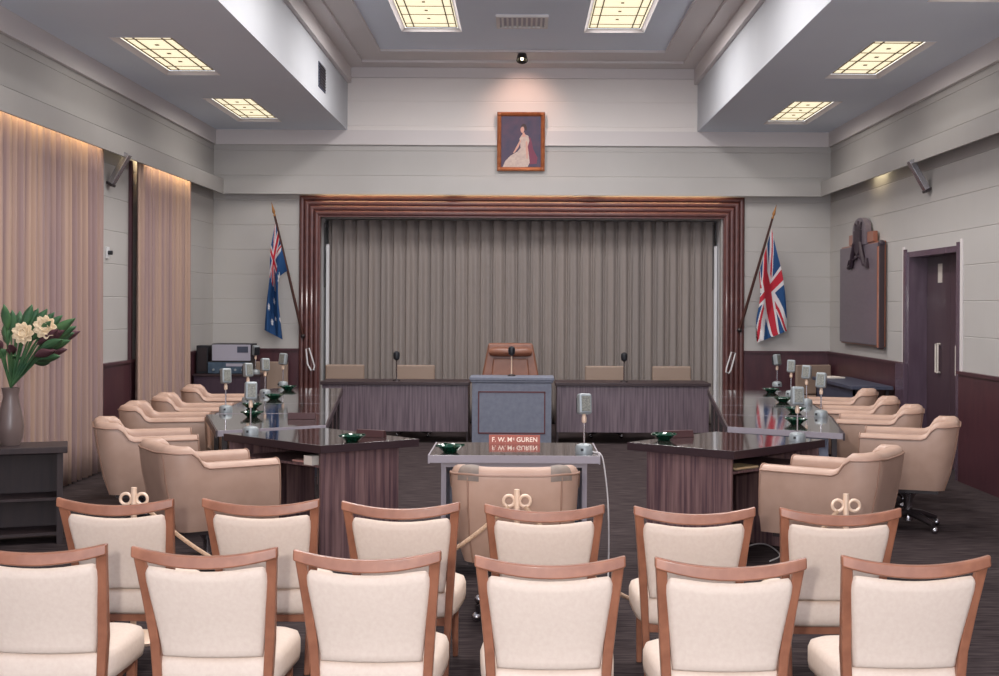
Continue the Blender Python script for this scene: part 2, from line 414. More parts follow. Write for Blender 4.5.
# ------------------------------------------------------------------ curtains
def curtain(name, m, y0, y1, x, z0, z1, label, n=24, amp=.035):
    L = y1-y0; nu = int(L/.012)
    ph = [random.uniform(-.5, .5) for _ in range(40)]
    def fn(u, v):
        k = u*n; w_ = math.sin(2*math.pi*k + ph[int(k) % 40]*math.sin(math.pi*k)) + .35*math.sin(4*math.pi*k+1+ph[int(k+.5) % 40])
        return (x+amp*w_*(.75+.35*(1-v)), y0+L*u+.01*math.sin(9*u+3*v), z0+(z1-z0)*v)
    c_ = MB().grid(nu, 10, fn); o_ = c_.build(name, m, smooth=True, solid=.004, angle=180)
    return tag(o_, label, 'curtain', 'tan side curtains')
curtain('curtain', CURT, 8.9, 12.33, -4.13, .02, 3.24, 'tan floor length curtain nearer the front, behind the vase of flowers', 25)
curtain('curtain', CURT, 13.4, 15.57, -4.125, .02, 3.24, 'tan floor length curtain beyond the wall strip, farther along left wall', 16)
def bfn(u, v):
    k = u*31; top = max(0, (v-.8)/.2)
    w_ = .020*math.sin(4*math.pi*k)*(1-.6*top) + (.010+.028*top)*math.sin(2*math.pi*k+.7) + .006*math.sin(2.3*k)
    return (OX0+.04+(OX1-OX0-.08)*u + .012*math.sin(2*math.pi*k+1.3), 17.52+w_, .02+(OZ-.03)*v)
o = MB().grid(31*24, 10, bfn).build('stage_curtain', BCURT, smooth=True, solid=.004, angle=180)
tag(o, 'wide pleated grey curtain filling the timber framed recess behind the bench', 'curtain')
t = thing('curtain_rail', 'pale rail and pull cord at the right edge of the pleated curtain', 'curtain rail', (OX1-.03, 17.42, 0))
MB().box(-.02, .02, -.03, .03, .3, 2.5).build('post', REVEAL, t); MB().cyl((-.04, -.04, 1.9), (-.04, -.04, 2.8), .006).build('cord', BLACK, t)
r2 = dup(t, (OX0+.06, 17.42, 0), 0, 'pale rail and pull cord at the left edge of the pleated curtain')

# ------------------------------------------------------------------ pelmet strip lights and bar fittings
def strip(x, y0, y1, e):
    l = bpy.data.lights.new('pelmet_lamp', 'AREA'); l.shape = 'RECTANGLE'; l.size = .05; l.size_y = y1-y0; l.energy = e; l.color = (1, .80, .48)
    o_ = bpy.data.objects.new('pelmet_lamp', l); COL.objects.link(o_); o_.location = (x, (y0+y1)/2, 3.31)
strip(-4.11, 9.2, 12.2, 9); strip(-4.10, 13.6, 15.5, 7.5); strip(4.12, 14.45, 15.0, 5.0)
for x0 in (-1.9, 0, 1.9):
    l = bpy.data.lights.new('pelmet_lamp', 'AREA'); l.shape = 'RECTANGLE'; l.size = 1.7; l.size_y = .04; l.energy = 6; l.color = (1, .66, .34)
    o_ = bpy.data.objects.new('pelmet_lamp', l); COL.objects.link(o_); o_.location = (x0, YB-.15, 3.31)
t = thing('strip_light', 'short lit strip lamp under the pelmet above the honour board', 'strip light', (4.14, 14.72, 3.23))
MB().cyl((0, -.27, 0), (0, .27, 0), .02).build('tube', TUBE, t); MB().box(-.03, .03, -.3, .3, .02, .105).build('housing', MOULD, t)
def bar(sx, y, label):
    t = thing('bar_fitting', label, 'light fitting', (sx*4.02, y, PZ0), group='slanting bar fittings')
    a, b = Vector((0, 0, .03)), Vector((sx*.17, 0, -.27))
    e_ = (b-a).normalized(); n_ = Vector((e_.z, 0, -e_.x))
    m_ = MB(); q = [a+n_*.03+Vector((0, .05, 0)), a-n_*.03+Vector((0, .05, 0)), a-n_*.03-Vector((0, .05, 0)), a+n_*.03-Vector((0, .05, 0))]
    m_.hexa(q, [p+(b-a) for p in q]); m_.build('body', CHROME, t, bevel=.005)
    m_ = MB(); q = [a+e_*.02+n_*k*.034+Vector((0, s_*.035, 0)) for k, s_ in ((1, 1), (1, -1))]
    m_ = MB().hexa([b+n_*.036+Vector((0, .056, 0)), b-n_*.036+Vector((0, .056, 0)), b-n_*.036-Vector((0, .056, 0)), b+n_*.036-Vector((0, .056, 0))],
                   [p+e_*.025 for p in (b+n_*.036+Vector((0, .056, 0)), b-n_*.036+Vector((0, .056, 0)), b-n_*.036-Vector((0, .056, 0)), b+n_*.036-Vector((0, .056, 0)))])
    m_.build('end_cap', DARKMET, t)
bar(-1, 12.75, 'slanting metal bar fitting under the left pelmet between the curtains')
bar(1, 12.95, 'slanting metal bar fitting under the right pelmet above the door')
t = thing('wall_switch', 'small round control on the left wall beside the near curtain', 'switch', (-XW, 12.72, 2.18))
MB().box(0, .02, -.04, .04, -.06, .06).build('plate', REVEAL, t, bevel=.004); MB().cyl((.02, 0, 0), (.06, 0, 0), .022).build('knob', BLACK, t)

# ------------------------------------------------------------------ flags
def seg(px, py, ax, ay, bx, by):
    dx, dy = bx-ax, by-ay; L2 = dx*dx+dy*dy; k = ((px-ax)*dx+(py-ay)*dy)/L2; k = max(0, min(1, k))
    return math.hypot(px-ax-k*dx, py-ay-k*dy), (px-ax)*dy-(py-ay)*dx
def jack(u, v):                              # 0 red 1 white 2 blue ; u in 0..1 -> 0..2, v 0..1
    x, y = u*2, v
    cx, cy = abs(x-1), abs(y-.5)
    if cx < .1 or cy < .1: return 0
    if cx < .167 or cy < .167: return 1
    d1 = ((x-1)-2*(y-.5))/math.sqrt(5); d2 = ((x-1)+2*(y-.5))/math.sqrt(5)
    for dd, s_ in ((d1, 1), (d2, -1)):
        if abs(dd) < .1:
            q = dd if x > 1 else -dd
            q *= s_
            if 0 < q < .067: return 0
            return 1
    return 2
def star(x, y, cx, cy, r):
    dx, dy = x-cx, y-cy; d_ = math.hypot(dx, dy)
    if d_ > r: return False
    a = (math.atan2(dx, dy)*7/(2*math.pi)) % 1.0; a = abs(a-.5)*2
    return d_ < r*(.55+.45*a)
def ensign(u, v):
    if u < .5 and v > .5:
        k = jack(u*2, (v-.5)*2); return k
    x, y = u*2, v
    for cx, cy, r_ in ((.5, .25, .15), (1.5, .167, .075), (1.25, .56, .075), (1.5, .85, .075), (1.72, .63, .075), (1.6, .45, .05)):
        if star(x, y, cx, cy, r_): return 1
    return 3
def crv(pts, u):
    k = u*(len(pts)-1); i = min(int(k), len(pts)-2); f_ = k-i
    def g(j): return Vector(pts[max(0, min(len(pts)-1, j))])
    p0, p1, p2, p3 = g(i-1), g(i), g(i+1), g(i+2)
    return .5*((2*p1)+(p2-p0)*f_+(2*p0-5*p1+4*p2-p3)*f_*f_+(3*p1-p0-3*p2+p3)*f_**3)
def flag(label, tip, foot, top, bot, fn, y, loop, sx, fold):
    base = P(foot[0], foot[1], YB-.06)
    t = thing('flag', label, 'flag', base)
    def L(px, py, Y): return P(px, py, Y) - base
    tp = L(tip[0], tip[1], y); a = L(foot[0], foot[1], YB-.06)
    d_ = tp-a; e_ = a + d_*.93
    MB().cyl(a, e_, .022, .015).build('pole', POLEW, t, smooth=True)
    ax = d_.normalized().to_track_quat('Z', 'Y').to_matrix().to_4x4()
    MB().lathe([(.013, 0), (.02, .01), (.010, .03), (.022, .06), (.012, .12), (0, .2)], 10, e_, M=ax).build('spear_finial', GOLD, t, smooth=True)
    MB().ball(a, .035, 1, 1, 1).build('bracket', DARKMET, t, smooth=True)
    def yy(px, py): return YB-.06 + (y-(YB-.06))*max(0, min(1, (py-foot[1])/(tip[1]-foot[1])))
    def fl(u, v):
        k = fold*min(1, u*4)*(1-u)**.6
        v = v**(1-.36*max(0, 2*u-1)*(sx > 0))
        vv = (v-k)/(1-k) if v >= k else (k-v)*.75; back = .05*min(1, (k-v)/.06) if v < k else 0
        q = crv(bot, u)*(1-vv)+crv(top, u)*vv
        Y = yy(q.x, q.y) - .03 + .055*math.sin(2*math.pi*(v*1.6+.35*u))*min(1, u*3+.15)
        return L(q.x, q.y, min(Y+back, YB-.1))
    MB().grid(150, 80, fl, fn).build('flag_cloth', [RED, WHITE, BLUE, NAVY], t, recalc=False)
    pts = [L(px, py, YB-.16) for px, py in loop]
    MB().tube(pts, .011, 6, closed=True).build('halyard_loop', WHITE, t, smooth=True)
flag('dark blue ensign with small union flag corner, on leaning pole at left', (272.6, 207), (303, 336),
     [(275.3, 223), (270.5, 250), (269.5, 277), (266.5, 304), (264.5, 330)], [(287.3, 271), (279, 279), (278.5, 300), (280.5, 320), (282.7, 339.6)], ensign, 16.72,
     [(306, 349), (309, 348), (314.5, 366), (313.5, 370), (311, 370.5), (307.5, 364)], -1, .36)
flag('red white and blue union flag on leaning pole right of recess', (775, 210), (739.5, 330),
     [(771.6, 229), (776.5, 250), (782.5, 275), (786, 303), (787, 331)], [(759, 273), (760, 287), (759.5, 301), (756, 322), (756.5, 343)], jack, 16.72,
     [(731.5, 352), (735.5, 353), (731, 370), (728.5, 373.5), (726, 372), (726.5, 368)], 1, .34)

# ------------------------------------------------------------------ honour board
t = thing('honour_board', 'large mauve honour board with carved crest on the right wall', 'honour board', (XW-.005, 15.37, 1.20))
MB().box(-.06, 0, -.90, .90, 0, 1.24).build('backing', BOARDW, t, bevel=.01)
MB().box(-.085, -.06, -.86, .88, .02, 1.22).build('panel', BOARD, t, bevel=.01)
MB().box(-.10, -.03, -.945, -.885, -.02, 1.20).build('side_moulding', DEDGE, t, bevel=.015)
MB().cyl((-.10, -.925, .0), (-.10, -.925, 1.17), .016).build('bead', BOARDW, t, smooth=True)
MB().ball((-.06, -.915, 1.205), .042).build('corner_knob', CREST, t, smooth=True)
MB().box(-.075, -.02, -.62, .48, 1.24, 1.37).build('shoulder', BOARDW, t, bevel=.006)
ar = [(-.36, 1.22), (-.36, 1.39)] + [(-.07-.29*math.cos(q*math.pi/12), 1.39+.17*math.sin(q*math.pi/12)) for q in range(1, 12)] + [(.22, 1.39), (.22, 1.22)]
MB().prism(ar, -.10, -.02, lambda a, b, x: (x, a, b)).build('arch', BOARD, t, bevel=.006)
cr = MB()
sh = [(-.22, 1.40), (.08, 1.40), (.08, 1.25), (.0, 1.13), (-.07, 1.08), (-.14, 1.13), (-.22, 1.25)]
cr.prism(sh, -.125, -.10, lambda a, b, x: (x, a, b))
cr.tube([(-.115, .05, 1.25), (-.115, .12, 1.12), (-.11, .22, .98), (-.105, .34, .96), (-.105, .30, 1.05)], [.03, .035, .03, .035, .02], 8)
cr.tube([(-.115, -.19, 1.25), (-.115, -.26, 1.12), (-.11, -.36, .98), (-.105, -.48, .96), (-.105, -.44, 1.05)], [.03, .035, .03, .035, .02], 8)
cr.prism([(-.20, 1.41), (-.22, 1.50), (-.13, 1.45), (-.07, 1.52), (-.01, 1.45), (.08, 1.50), (.06, 1.41)], -.115, -.10, lambda a, b, x: (x, a, b))
for k in range(5): cr.ball((-.108, -.07+(k-2)*.11, 1.085-.012*abs(k-2)), .035, .5, 1, .8, 8)
cr.build('crest', CREST, t, smooth=True)

# ------------------------------------------------------------------ seats
def make_white():
    t = thing('side_chair', '', 'chair', group='cream upholstered chairs in the public seating')
    def post(sx):
        m_ = MB(); st = []
        for z, x, y, wx, wy in ((0, .185, .03, .028, .032), (.22, .195, .035, .032, .04), (.45, .208, .025, .036, .045), (.62, .222, -.03, .036, .038), (.80, .237, -.095, .040, .030)):
            st.append([(sx*x-wx/2, y-wy/2, z), (sx*x+wx/2, y-wy/2, z), (sx*x+wx/2, y+wy/2, z), (sx*x-wx/2, y+wy/2, z)])
        vs = [v for r_ in st for v in r_]
        fs = [(4*i+k, 4*i+(k+1) % 4, 4*i+4+(k+1) % 4, 4*i+4+k) for i in range(4) for k in range(4)] + [(3, 2, 1, 0), (16, 17, 18, 19)]
        return m_.add(vs, fs)
    for sx in (-1, 1): post(sx).build('rear_leg', CHAIRW, t, bevel=.007)
    m_ = MB(); st = []; N = 14
    for i in range(N+1):
        u = -1+2*i/N; x = u*.259; dip = .030*(1-u*u); bow = -.03*(1-u*u)
        z = .815-dip; hh = .040 + .006*(1-u*u); y = -.098+bow
        st.append([(x, y-.018, z-hh), (x, y+.016, z-hh), (x, y+.012, z), (x, y-.014, z)])
    vs = [v for r_ in st for v in r_]
    m_.add(vs, [(4*i+k, 4*i+(k+1) % 4, 4*i+4+(k+1) % 4, 4*i+4+k) for i in range(N) for k in range(4)] + [(3, 2, 1, 0), (4*N, 4*N+1, 4*N+2, 4*N+3)])
    m_.build('top_rail', CHAIRW, t, bevel=.007)
    # back pad: rounded trapezoid, slightly bowed
    def pad(u, v, side):
        w0, w1 = .182, .223
        zz = .44+.305*v; hw = w0+(w1-w0)*v
        e = .035; x = u*hw
        top = .748-.026*(1-u*u) - .028*max(0, (abs(u)-.84)/.16)**2
        zz = .39+(top-.39)*v
        y = .026-.125*max(0, (zz-.44)/.36) -.022*(1-u*u)
        r = min(1, (1-abs(u))/.1); q = min(1, min(v, 1-v)/.07)
        bul = .026*math.sqrt(max(0, 1-(1-r)**2))*math.sqrt(max(0, 1-(1-q)**2))
        if v > .93 and abs(u) > .9: x *= 1-.03*((v-.93)/.07)*((abs(u)-.9)/.1)
        return (x, y+side*(bul), zz)
    us = [-1, -.985, -.95, -.9, -.7, -.45, -.2, 0, .2, .45, .7, .9, .95, .985, 1]; vs_ = [0, .015, .04, .1, .3, .5, .7, .88, .96, .985, 1]
    m_ = MB(); n1, n2 = len(us), len(vs_)
    for side in (-1, 1):
        m_.add([pad(u, v, side) for v in vs_ for u in us], [(j_*n1+i, j_*n1+i+1, (j_+1)*n1+i+1, (j_+1)*n1+i) for j_ in range(n2-1) for i in range(n1-1)])
    m_.build('back_pad', CREAM, t, smooth=True, angle=60)
    # seat cushion
    m_ = MB(); prof = [(.90, .27), (.985, .285), (1, .31), (1, .36), (.965, .385), (.86, .398), (.5, .41), (.05, .413)]
    rings = []
    for k, z in prof:
        ring = []
        for a in range(36):
            q = 2*math.pi*a/36; c_, s_ = math.cos(q), math.sin(q)
            x = .245*math.copysign(abs(c_)**.35, c_); y = .225*math.copysign(abs(s_)**.35, s_)
            x *= 1+.06*(y/.225)
            ring.append((x*k, .235+y*k, z))
        rings += ring
    m_.add(rings, [(i*36+a, i*36+(a+1) % 36, (i+1)*36+(a+1) % 36, (i+1)*36+a) for i in range(len(prof)-1) for a in range(36)] + [tuple(range(36))[::-1], tuple(range(36*(len(prof)-1), 36*len(prof)))])
    m_.build('seat', CREAM, t, smooth=True, angle=60)
    m_ = MB(); m_.box(-.195, .195, .04, .06, .235, .28); m_.box(-.20, .20, .40, .42, .235, .28); m_.box(-.205, -.185, .05, .41, .235, .28); m_.box(.185, .205, .05, .41, .235, .28)
    m_.build('seat_frame', CHAIRW, t, bevel=.004)
    for sx in (-1, 1):
        MB().hexa([(sx*.2-.012, .40, 0), (sx*.2+.012, .40, 0), (sx*.2+.012, .424, 0), (sx*.2-.012, .424, 0)], [(sx*.195-.02, .385, .275), (sx*.195+.02, .385, .275), (sx*.195+.02, .425, .275), (sx*.195-.02, .425, .275)]).build('front_leg', CHAIRW, t, bevel=.005)
    return t
WC = make_white(); used = [False]
def white(x0, x1, s, label, rz=0):
    Y = F/s; dx, _ = unroll((x0+x1)/2, 305+.855*s); X = dx*Y/F
    loc = (X, Y+.098, 0)
    if not used[0]: used[0] = True; WC.location = loc; WC.rotation_euler = (0, 0, rz); WC['label'] = label
    else: dup(WC, loc, rz, label)
ordw = ['first', 'second', 'third', 'fourth', 'fifth', 'sixth']
A = [(-36, 104.5, 281, .01), (133.7, 276.5, 283.5, -.01), (297.5, 438.5, 286.7, -.02), (477, 623, 292, 0), (657, 804, 293, 0), (842, 988, 289.5, .02)]
B = [(60, 172, 227.5, -.02), (203.8, 318.6, 227.2, -.01), (343.5, 459.7, 229.8, -.03), (486, 603, 232.2, 0), (635.5, 754.7, 234, -.03), (780, 900.4, 234.5, 0)]
AL = ['cut off by the left edge', 'second from left', 'third from left', 'fourth from left, in the middle', 'fifth from left', 'at the right end']
BL = ['in front of the left brass rope post', 'in front of the left angled walnut desk', 'third from left, by the rope', 'in front of the middle tan tub chair', 'fifth from left, beside the open floor', 'in front of the right brass rope post']
for (x0, x1, s, rz), l_ in zip(A, AL): white(x0, x1, s, 'wooden chair with cream back in the nearest row, ' + l_, rz)
for (x0, x1, s, rz), l_ in zip(B, BL): white(x0, x1, s, 'wooden chair with cream back in second row, ' + l_, rz)

# tan tub chairs (face +Y locally)
def tub_path():
    w_, d_, r_ = .335, .335, .15
    pts = []
    def q(x, y, nx, ny, k): pts.append((x, y, nx, ny, k))
    for i in range(17): y = .33-(.33+d_-r_)*i/16; q(w_-.012*max(0, (y-.1)/.23), y, 1, 0, 0)
    for i in range(1, 9): a = i/8*math.pi/2; q(w_-r_+r_*math.cos(a), -d_+r_-r_*math.sin(a), math.cos(a), -math.sin(a), i/8)
    for i in range(1, 9): x = (w_-r_)*(1-2*i/8); q(x, -d_, 0, -1, 1+abs(x)/(w_-r_)*0)
    n = len(pts); half = pts[:13+8]
    right = pts[:25]; mid = [p for p in pts[25:-1]]
    left = [(-x, y, -nx, ny, k) for x, y, nx, ny, k in reversed(right)]
    return right + mid + left
def tub_h(p):
    x, y, nx, ny, k = p
    s_ = max(0, min(1, (-y-.10)/.08)); s_ = s_*s_*(3-2*s_)
    h = .732+.098*s_
    if y < -.17: h += .008*math.exp(-((abs(x)-.25)/.07)**2)
    return h
SEC = [(-.07, 0), (-.028, .25), (-.006, .6), (0, .88), (-.004, .94), (-.016, .98), (-.036, 1), (-.07, 1), (-.098, .98), (-.11, .93), (-.112, .85), (-.10, .3), (-.10, 0)]
def tub_pt(p, o_, k):
    x, y, nx, ny, _ = p; h = tub_h(p); z0 = .325
    z = z0+(h-z0)*k
    lean = -.045*max(0, (k-.2))*max(0, min(1, (-y+.05)/.3))
    return (x+nx*o_, y+ny*o_+lean+(.02*(1-k) if y > .2 else 0), z)
def make_tub():
    t = thing('tub_chair', '', 'armchair', group='tan tub chairs around the council table')
    pth = tub_path(); n = len(pth); ns = len(SEC)
    vs = [tub_pt(p, o_, k) for p in pth for o_, k in SEC]
    fs = [(i*ns+j_, i*ns+(j_+1) % ns, (i+1)*ns+(j_+1) % ns, (i+1)*ns+j_) for i in range(n-1) for j_ in range(ns)] + [tuple(range(ns))[::-1], tuple(range((n-1)*ns, n*ns))]
    MB().add(vs, fs).build('shell', VINYL, t, smooth=True, angle=50)
    pp = MB(); pp.tube([tub_pt(p, .003, .925) for p in pth], .006, 6)
    for k in (0, n-1): pp.tube([tub_pt(pth[k], o_, kk) for o_, kk in SEC[1:-1]], .006, 6)
    for k in (22, n-23): pp.tube([tub_pt(pth[k], .002+np_, kk) for np_, kk in SEC[:5]], .005, 6)
    pp.build('piping', PIPE, t, smooth=True)
    m_ = MB(); m_.box(-.245, .245, -.24, .34, .33, .455); m_.build('seat_cushion', VINYL, t, bevel=.04, seg=4)
    MB().box(-.24, .24, -.22, .28, .30, .332).build('under_frame', DARKMET, t)
    m_ = MB(); m_.lathe([(.16, .30), (.15, .285), (.06, .265), (.035, .22), (.028, .12), (.035, .09), (.035, .06)], 16); m_.build('swivel_column', CHROME, t, smooth=True)
    for k in range(4):
        a = math.pi/4+k*math.pi/2; c_, s_ = math.cos(a), math.sin(a)
        lg = MB().tube([(c_*.02, s_*.02, .12), (c_*.12, s_*.12, .105), (c_*.27, s_*.27, .065)], [.032, .03, .02], 8).build('base_leg', DARKMET, t, smooth=True)
        MB().ball((c_*.28, s_*.28, .027), .027).build('castor', CHROME, lg, smooth=True)
    return t
TC = make_tub(); TC.location = (-.03, 6.78, 0)
TC['label'] = 'tan tub chair seen from behind, tucked up to the small middle table'
tubs = [((-1.91, 7.66, 0), -58, 'tan tub chair turned at the left angled walnut desk'),
        ((1.87, 7.50, 0), 58, 'tan tub chair turned at the right angled walnut desk'),
        ((-2.71, 9.06, 0), -70, 'tan tub chair at the left row of desks, nearest of the four'),
        ((-2.97, 10.5, 0), -80, 'tan tub chair at the left row of desks, second from front'),
        ((-3.0, 11.5, 0), -80, 'tan tub chair at the left row of desks, third from front'),
        ((-3.06, 12.7, 0), -80, 'tan tub chair at the left row of desks, farthest of the four'),
        ((2.93, 9.45, 0), 70, 'tan tub chair at the right row of desks, nearest, its castors showing'),
        ((3.03, 10.6, 0), 72, 'tan tub chair at the right row of desks, second from front'),
        ((3.12, 11.57, 0), 74, 'tan tub chair at the right row of desks, third from front'),
        ((3.23, 12.66, 0), 74, 'tan tub chair at the right row of desks, farthest of the four')]
for l_, a, lb in tubs: dup(TC, l_, R(a), lb)
pth = tub_path(); n = len(pth)
for rng in (range(20, 25), range(n-25, n-20)):
    pm = MB(); ks = [(.004, .86), (.003, .91), (.0, .945), (-.012, .985), (-.034, 1.008), (-.07, 1.008)]
    rg = list(rng); vs = [tub_pt(pth[i], o_+.002, k) for i in rg for o_, k in ks]; m_ = len(ks)
    pm.add(vs, [(i*m_+j_, i*m_+j_+1, (i+1)*m_+j_+1, (i+1)*m_+j_) for i in range(len(rg)-1) for j_ in range(m_-1)])
    pm.build('corner_patch', PATCH, TC, smooth=True)['label'] = 'worn grey corner patch'

def make_bench_chair():
    t = thing('committee_chair', '', 'chair', group='beige chairs behind the long bench')
    MB().box(-.25, .25, -.03, .03, .50, .89).build('backrest', BEIGEV, t, bevel=.018, seg=3)
    MB().box(-.24, .24, -.44, .0, .40, .49).build('seat', BEIGEV, t, bevel=.03, seg=3)
    MB().box(-.03, .03, .0, .03, .40, .60).build('back_support', DARKMET, t)
    MB().cyl((0, -.2, .09), (0, -.2, .41), .025).build('column', CHROME, t, smooth=True)
    for k in range(4):
        a = math.pi/4+k*math.pi/2; c_, s_ = math.cos(a), math.sin(a)
        lg = MB().tube([(0, -.2, .1), (c_*.26, -.2+s_*.26, .055)], [.025, .018], 8).build('base_leg', DARKMET, t, smooth=True)
        MB().ball((c_*.27, -.2+s_*.27, .025), .025).build('castor', CHROME, lg, smooth=True)
    return t
bc = [(345, 16.12, 'beige low backed chair behind the bench, first from the left end'), (415.5, 16.12, 'beige low backed chair behind the bench, just left of the middle lectern'),
      (604.5, 16.12, 'beige low backed chair behind the bench, just right of the middle lectern'), (671.5, 16.12, 'beige low backed chair behind the bench, nearest its right end')]
BC = make_bench_chair()
for i, (px, Y, lb) in enumerate(bc):
    x = P(px, 366, Y).x
    if i == 0: BC.location = (x, Y, 0); BC['label'] = lb
    else: dup(BC, (x, Y, 0), 0, lb)
for px, py, Y, a, lb in ((269.5, 362, 16.86, 0, 'beige low backed chair against back wall beside the amplifiers'), (813, 366, 16.72, 12, 'beige low backed chair in the far right corner')):
    x = P(px, py, Y).x
    d_ = dup(BC, (x, Y, 0), R(a), lb); d_['group'] = 'spare beige chairs'
# chairman chair
t = thing('chairman_chair', 'brown high backed leather chair behind the middle lectern', 'armchair', (P(510.5, 360, 15.9).x, 15.9, 0))
m_ = MB(); m_.hexa([(-.43, -.05, .45), (.43, -.05, .45), (.40, .07, .45), (-.40, .07, .45)], [(-.285, -.02, 1.185), (.285, -.02, 1.185), (.27, .1, 1.185), (-.27, .1, 1.185)]); m_.build('backrest', BROWNV, t, bevel=.03, seg=3)
m_ = MB(); m_.tube([(-.26, -.04, 1.07), (-.2, -.055, 1.075), (.2, -.055, 1.075), (.26, -.04, 1.07)], [.045, .06, .06, .045], 14); m_.build('head_roll', BROWNV, t, smooth=True)
MB().hexa([(-.27, -.075, .5), (.27, -.075, .5), (.27, -.03, .5), (-.27, -.03, .5)], [(-.22, -.055, .99), (.22, -.055, .99), (.22, -.01, .99), (-.22, -.01, .99)]).build('back_pad', BROWNV, t, bevel=.02, seg=3)
MB().box(-.3, .3, -.5, 0, .40, .52).build('seat', BROWNV, t, bevel=.04, seg=3)
for sx in (-1, 1): MB().box(sx*.33-.04, sx*.33+.04, -.42, .0, .45, .70).build('arm', BROWNV, t, bevel=.03, seg=3)
MB().cyl((0, -.22, .08), (0, -.22, .41), .03).build('column', CHROME, t, smooth=True)
for k in range(4):
    a = math.pi/4+k*math.pi/2; MB().tube([(0, -.22, .1), (math.cos(a)*.3, -.22+math.sin(a)*.3, .025)], [.03, .025], 8).build('base_leg', DARKMET, t, smooth=True)

# ------------------------------------------------------------------ desks
TH = .76
def make_row_desk(side, q):                  # q: (outward, along) corners: near inner, near outer, far outer, far inner
    t = thing('council_desk', '', 'desk', group='glossy desks in the side rows')
    q = [(side*a, b) for a, b in q]; xy = lambda a, b, z: (a, b, z)
    MB().prism(q, TH-.028, TH-.003, xy).build('desk_top', DTOP, t, bevel=.003)
    def strip_(a, b, name, m, h, th=.012):
        d_ = (Vector(b)-Vector(a)).normalized(); n_ = Vector((d_.y, -d_.x))*th*side
        MB().prism([a, b, (b[0]+n_.x, b[1]+n_.y), (a[0]+n_.x, a[1]+n_.y)], TH-h, TH-.003, xy).build(name, m, t)
    strip_(q[0], q[1], 'edge_band', EDGE, .045); strip_(q[1], q[2], 'outer_edge', DEDGE, .055); strip_(q[3], q[0], 'inner_edge', DEDGE, .06)
    ii = lambda k, u: lerp2(lerp2(q[0], q[1], u), lerp2(q[3], q[2], u), k)
    def pan(a, b, name, m, z0):
        d_ = (Vector(b)-Vector(a)).normalized(); n_ = Vector((-d_.y, d_.x))*.018*side
        MB().prism([a, b, (b[0]+n_.x, b[1]+n_.y), (a[0]+n_.x, a[1]+n_.y)], z0, TH-.03, xy).build(name, m, t)
    pan(ii(.94, .06), ii(.09, .06), 'modesty_panel', WALNUT, .30); pan(ii(.05, .1), ii(.05, .88), 'end_panel', GREYLAM, .22)
    for u in (.05, .93):
        for k in (.05, .94):
            p = ii(k, u); MB().box(p[0]-.018, p[0]+.018, p[1]-.018, p[1]+.018, 0, TH-.028).build('leg', DARKMET, t)
    return t
def lerp2(a, b, k): return (a[0]+(b[0]-a[0])*k, a[1]+(b[1]-a[1])*k)
PHI = R(6.5)
rows = {}
for side, o0, q0, wd_ in ((-1, Vector((-1.475, 9.43, 0)), [(0, 0), (.75, -.38), (1.0, .97), (0, 1.03)], .96), (1, Vector((1.57, 9.47, 0)), [(0, 0), (.80, -.38), (.89, .97), (0, 1.03)], .89)):
    d_ = Vector((side*math.sin(PHI), math.cos(PHI), 0)); e_ = Vector((side*math.cos(PHI), -math.sin(PHI), 0))
    rows[side] = (o0, d_, e_); nd = None
    for k in range(4):
        lb = f"glossy dark topped desk in the {'left' if side < 0 else 'right'} row, " + ['wedge shaped, nearest to the angled desk', 'second from the front', 'third from the front', 'farthest, by the long bench'][k]
        p = o0+d_*(1.045*k); rz = -side*PHI
        if k == 0: o_ = make_row_desk(side, q0)
        elif side < 0: wa, wb = ((.94, .88), (.88, .81), (.81, .74))[k-1]; o_ = make_row_desk(side, [(0, 0), (wa, 0), (wb, 1.03), (0, 1.03)])
        elif k == 1: o_ = nd = make_row_desk(side, [(0, 0), (wd_, 0), (wd_, 1.03), (0, 1.03)])
        else: o_ = dup(nd, p, rz, lb)
        o_.location = p; o_.rotation_euler = (0, 0, rz); o_['label'] = lb
def on_row(side, px, py, lo=.08, hi=.83):
    q0_ = G(px, py, TH); hi = (.88 if q0_.y < 10.8 else .86-.2*(q0_.y-10.4)/3.2) if side < 0 else hi
    q = G(px, py, TH-.003); o0, d_, e_ = rows[side]; r_ = q-o0; r_.z = 0
    a, b = r_.dot(d_), r_.dot(e_); b = max(lo, min(hi, b))
    p = o0+d_*a+e_*b; p.z = TH-.003
    return p
def inset(poly, k):
    c_ = Vector((sum(p[0] for p in poly)/len(poly), sum(p[1] for p in poly)/len(poly)))
    return [tuple(c_+(Vector(p)-c_)*k) for p in poly]
def lerp2(a, b, k): return (a[0]+(b[0]-a[0])*k, a[1]+(b[1]-a[1])*k)
